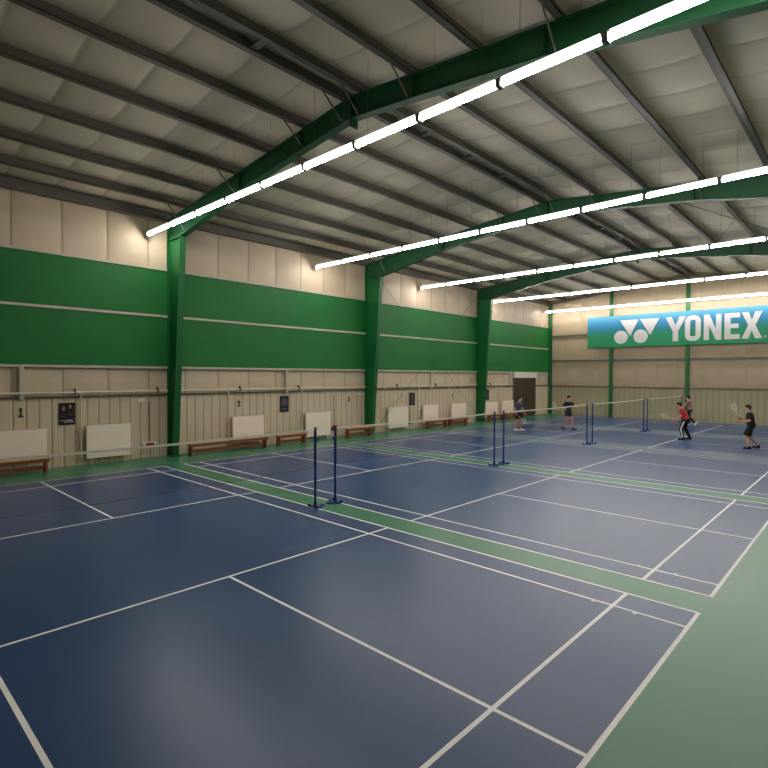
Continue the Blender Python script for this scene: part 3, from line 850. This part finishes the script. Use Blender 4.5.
    for S_ in 'LR':
        h_, k_, a_ = V['hip' + S_], V['kn' + S_], V['an' + S_]
        if bottom_len <= 1:
            q = h_.lerp(k_, bottom_len); K.ell(h_, (.104,) * 3); K.tube([h_, h_.lerp(q, .5), q], [.102, .102, .104], 18)
        else:
            limb(K, [h_, k_, k_.lerp(a_, .4), a_.lerp(k_, .06)], [.102, .075, .070, .056])
    pt = vox('shorts' if bottom_len <= 1 else 'trousers', K, .011, bottom, t, 3)
    if stripe:
        for S_, s in (('L', 1), ('R', -1)):
            h_, k_, a_ = V['hip' + S_], V['kn' + S_], V['an' + S_]
            q = MB(); o_ = latp * s
            f_ = [h_.lerp(k_, .1), h_.lerp(k_, .5), k_, k_.lerp(a_, .4), k_.lerp(a_, .92)]; rr = [.098, .086, .073, .066, .056]
            for (p0, r0), (p1, r1) in zip(zip(f_, rr), zip(f_[1:], rr[1:])):
                fr = Vector((1, 0, 0))
                q.hexa([p0 + o_ * (r0 - .006) - fr * .022, p0 + o_ * (r0 + .006) - fr * .022, p0 + o_ * (r0 + .006) + fr * .022, p0 + o_ * (r0 - .006) + fr * .022,
                        p1 + o_ * (r1 - .006) - fr * .022, p1 + o_ * (r1 + .006) - fr * .022, p1 + o_ * (r1 + .006) + fr * .022, p1 + o_ * (r1 - .006) + fr * .022])
            q.build('side_stripe', stripe, pt, weld=False)
    # --- shoes
    for S_ in 'LR':
        a_ = V['an' + S_]; ft = V['ft' + S_].normalized(); sd = ft.cross(Vector((0, 0, 1)))
        sd = sd.normalized() if sd.length > .1 else Vector((0, 1, 0)); u_ = sd.cross(ft).normalized()
        R_ = Matrix((ft, -sd, u_)).transposed(); F = MB()
        F.ell(a_ - u_ * .035 - ft * .01, (.062, .044, .052), R_); F.ell(a_ + ft * .09 - u_ * .052, (.095, .047, .034), R_); F.ell(a_ - u_ * .0, (.045, .043, .04), R_)
        F.hexa([tuple(a_ + ft * x_ + sd * y_ + u_ * z_) for x_, y_, z_ in ((-.07, -.04, -.09), (.18, -.042, -.09), (.18, .042, -.09), (-.07, .04, -.09), (-.07, -.04, -.062), (.18, -.042, -.062), (.18, .042, -.062), (-.07, .04, -.062))])
        vox('shoe', F, .009, shoe, t, 2)
    t.scale = (scale,) * 3
    return t

def racket(label, grip, tip, nrm):
    """grip end and head tip in world space; nrm = face normal"""
    g, e = Vector(grip), Vector(tip); d = (e - g).normalized(); L = .67; k = (e - g).length / L
    nrm = Vector(nrm); nrm = (nrm - d * nrm.dot(d)).normalized(); s = d.cross(nrm)
    t = thing('badminton_racket', label, 'racket', g, group='badminton rackets')
    b = MB(); b.tube([d * 0, d * .17], [.016, .014], 10); b.build('grip', 'rubber', t)
    b = MB(); b.tube([d * .17, d * .41], .0045, 8); b.build('shaft', 'white_metal', t)
    b = MB(); c = d * .535; n = 30
    ring = [c + d * .125 * math.cos(2 * PI * i / n) + s * .1 * math.sin(2 * PI * i / n) for i in range(n + 1)]
    b.tube(ring, .0065, 8, cap=False); b.build('frame', 'white_metal', t)
    b = MB()
    for i in range(-4, 5):
        x = i * .022; h = .125 * math.sqrt(max(0, 1 - (x / .1) ** 2)); b.tube([c + s * x - d * h, c + s * x + d * h], .0012, 4)
    for i in range(-5, 6):
        x = i * .022; h = .1 * math.sqrt(max(0, 1 - (x / .125) ** 2)); b.tube([c + d * x - s * h, c + d * x + s * h], .0012, 4)
    b.build('strings', 'white', t, weld=False)
    return t

def w2(loc, rz, v, sc=1.):
    return Vector(loc) + Matrix.Rotation(rz, 3, 'Z') @ (Vector(v) * sc)

# local axes: +x the way the body faces, +y its left
# E: black T-shirt, nearest, right of the picture, facing the net
JE = dict(pelvis=(-.02, 0, .86), chest=(.02, 0, 1.13), neck=(.05, 0, 1.33), head=(.09, .0, 1.47), look=(1, .05, -.05),
          shL=(.04, .19, 1.27), shR=(.04, -.19, 1.27), elL=(.03, .25, 1.02), wrL=(.28, .19, .99), elR=(.12, -.26, 1.03), wrR=(.33, -.12, 1.07),
          hdL=(1, -.1, .05), hnL=(0, -.3, 1), hdR=(.75, .2, .5), hnR=(0, -1, .2),
          hipL=(.0, .09, .80), hipR=(.0, -.09, .80), knL=(.14, .15, .46), knR=(.07, -.16, .45), anL=(.03, .25, .09), anR=(-.22, -.28, .09), ftL=(1, .1, 0), ftR=(1, -.2, 0))
le, re_ = (4.72, 19.6, 0), PI + .12
person('person in a black t-shirt and black shorts holding a racket up, nearest the right edge', le, re_, JE, 'cloth_black', 'cloth_black', .96, 'cloth_black', 'hair_brown', scale=1.0, curlR=.9)
gp = w2(le, re_, (.36, -.10, 1.08)); racket('racket held up by the player in the black t-shirt', gp - Vector((-.35, .02, .55)).normalized() * .1, gp + Vector((-.24, .02, .55)), (.4, 1, .1))

# C: red top, dark trousers with a white stripe, leaning forward
JC = dict(pelvis=(-.06, 0, .86), chest=(.04, 0, 1.11), neck=(.12, 0, 1.30), head=(.20, 0, 1.42), look=(1, .05, -.2),
          shL=(.10, .175, 1.235), shR=(.10, -.175, 1.235), elL=(.09, .24, .98), wrL=(.26, .18, .79), elR=(.15, -.23, .98), wrR=(.34, -.1, .82),
          hdL=(.8, 0, -.5), hnL=(0, -.6, .8), hdR=(.8, .2, -.3), hnR=(0, -1, .2),
          hipL=(-.03, .09, .80), hipR=(-.03, -.09, .80), knL=(.10, .13, .46), knR=(.0, -.16, .46), anL=(.02, .17, .09), anR=(-.16, -.26, .09), ftL=(1, .05, 0), ftR=(1, -.1, 0))
lc, rc = (2.27, 20.8, 0), PI + .08
person('person in a red shirt and dark trousers with a white stripe, crouching by the net', lc, rc, JC, 'cloth_red', 'cloth_black', 2, 'cloth_black', 'hair', stripe='shoe_white', curlR=.9)
gp = w2(lc, rc, (.38, -.09, .79)); racket('racket held low by the player in the red shirt', gp - Vector((-.5, 0, .18)).normalized() * .1, gp + Vector((-.5, 0.05, .18)), (.2, 1, .6))

# D: rose grey top, dark trousers, one foot kicked back
JD = dict(pelvis=(-.02, 0, .86), chest=(.03, 0, 1.14), neck=(.06, 0, 1.34), head=(.08, 0, 1.48), look=(1, -.3, -.05),
          shL=(.05, .19, 1.28), shR=(.05, -.19, 1.28), elL=(.2, .26, 1.1), wrL=(.42, .2, 1.0), elR=(.1, -.28, 1.06), wrR=(.3, -.25, 1.0),
          hipL=(-.0, .09, .80), hipR=(-.0, -.09, .80), knL=(.03, .12, .44), knR=(.06, -.12, .45), anL=(-.27, .13, .17), anR=(.03, -.13, .09), ftL=(.45, 0, -.9), ftR=(1, 0, 0))
ld, rd = (.76, 28.1, 0), PI + .2
person('person in a rose grey shirt and dark trousers kicking one foot back', ld, rd, JD, 'cloth_rose', 'cloth_black', 2, 'shoe_white', 'hair', sleeve=.6)

# B: dark printed shirt and dark shorts, mid stride, facing the net
JB = dict(pelvis=(0, 0, .90), chest=(.01, 0, 1.18), neck=(.02, 0, 1.38), head=(.05, 0, 1.53), look=(1, -.3, -.05),
          shL=(.01, .19, 1.32), shR=(.01, -.19, 1.32), elL=(.22, .26, 1.16), wrL=(.40, .22, 1.03), elR=(-.16, -.26, 1.09), wrR=(-.20, -.34, .88),
          hdR=(-.3, -.2, -.6), hnR=(0, -1, 0),
          hipL=(0, .09, .84), hipR=(0, -.09, .84), knL=(.14, .12, .48), knR=(.02, -.12, .46), anL=(.20, .15, .09), anR=(-.20, -.13, .12), ftL=(1, .1, 0), ftR=(1, -.1, -.15))
lb_, rb = (-2.95, 21.35, 0), -.18
person('person in a dark printed shirt and dark shorts striding behind the net post', lb_, rb, JB, 'cloth_navy', 'cloth_navy', .5, 'cloth_black', 'hair', skin='skin_pink', curlR=.9, emblem=True)
gp = w2(lb_, rb, (-.22, -.37, .84)); racket('racket held behind by the player in the dark printed shirt', gp - Vector((-.34, -.05, .5)).normalized() * .08, gp + Vector((-.34, -.05, .48)), (.3, 1, .1))

# A: slate shirt, dark shorts, in front of the brown door
JA = dict(pelvis=(0, 0, .90), chest=(.02, 0, 1.18), neck=(.04, 0, 1.38), head=(.08, 0, 1.53), look=(1, .1, -.08),
          shL=(.03, .19, 1.32), shR=(.03, -.19, 1.32), elL=(.05, .25, 1.06), wrL=(.2, .24, .84), elR=(-.06, -.25, 1.05), wrR=(.02, -.26, .82),
          hdR=(.25, 0, -.8), hnR=(0, -1, 0),
          hipL=(0, .09, .84), hipR=(0, -.09, .84), knL=(.10, .11, .47), knR=(.0, -.13, .47), anL=(.07, .12, .09), anR=(-.09, -.13, .09), ftL=(1, .1, 0), ftR=(1, -.1, 0))
la, ra_ = (-4.45, 19.2, 0), .05
person('person in a slate blue shirt and dark shorts standing in front of the brown door', la, ra_, JA, 'cloth_slate', 'cloth_black', .75, 'shoe_white', 'hair', skin='skin_pink', curlR=.9)
gp = w2(la, ra_, (.04, -.27, .77)); racket('racket hanging from the hand of the player in the slate shirt', gp - Vector((.45, 0, -.35)).normalized() * .08, gp + Vector((.45, 0, -.34)), (.1, 1, .1))

# shuttlecock on the far court
t = thing('shuttlecock', 'white shuttlecock lying on the floor left of the far net post', 'shuttlecock', (-1.05, 28.3, .028))
b = MB(); b.ell((0, 0, 0), (.016, .013, .013), None, 12, 8); b.build('cork', 'white', t, True)
b = MB(); n = 12
for i in range(n):
    a = 2 * PI * i / n; a2 = 2 * PI * (i + .8) / n
    b.face([(.01, .012 * math.cos(a), .012 * math.sin(a)), (.01, .012 * math.cos(a2), .012 * math.sin(a2)), (.075, .033 * math.cos(a2), .033 * math.sin(a2) + .004), (.075, .033 * math.cos(a), .033 * math.sin(a) + .004)])
b.build('feathers', 'feather', t)

# ------------------------------------------------------------------ camera
w = Vector((1.503, .599, -.583))
Rm = Matrix(((0.72870466, 0.68481523, 0.00419799), (0.01433999, -0.00912982, -0.9998555), (-0.68467794, 0.72865956, -0.01647318)))
right, down, fwd = Rm[0].copy(), Rm[1].copy(), Rm[2].copy()
cam = bpy.data.cameras.new('camera'); co = bpy.data.objects.new('camera', cam); C.objects.link(co)
mw = Matrix.Identity(4)
for i in range(3): mw[i][0] = right[i]; mw[i][1] = -down[i]; mw[i][2] = -fwd[i]; mw[i][3] = (8.092, -3.569, 2.613)[i]
co.matrix_world = mw
cam.sensor_width = 36; cam.lens = 525.973 / 768 * 36; cam.clip_start = .05; cam.clip_end = 200
bpy.context.scene.camera = co

# ------------------------------------------------------------------ world and view
wd = bpy.data.worlds.new('world'); bpy.context.scene.world = wd; wd.use_nodes = True
wd.node_tree.nodes['Background'].inputs['Color'].default_value = (.5, .5, .5, 1)
wd.node_tree.nodes['Background'].inputs['Strength'].default_value = .02
sc = bpy.context.scene
sc.view_settings.view_transform = 'Standard'
sc.view_settings.look = 'None'
sc.cycles.sample_clamp_indirect = 4.0
sc.view_settings.exposure = .1
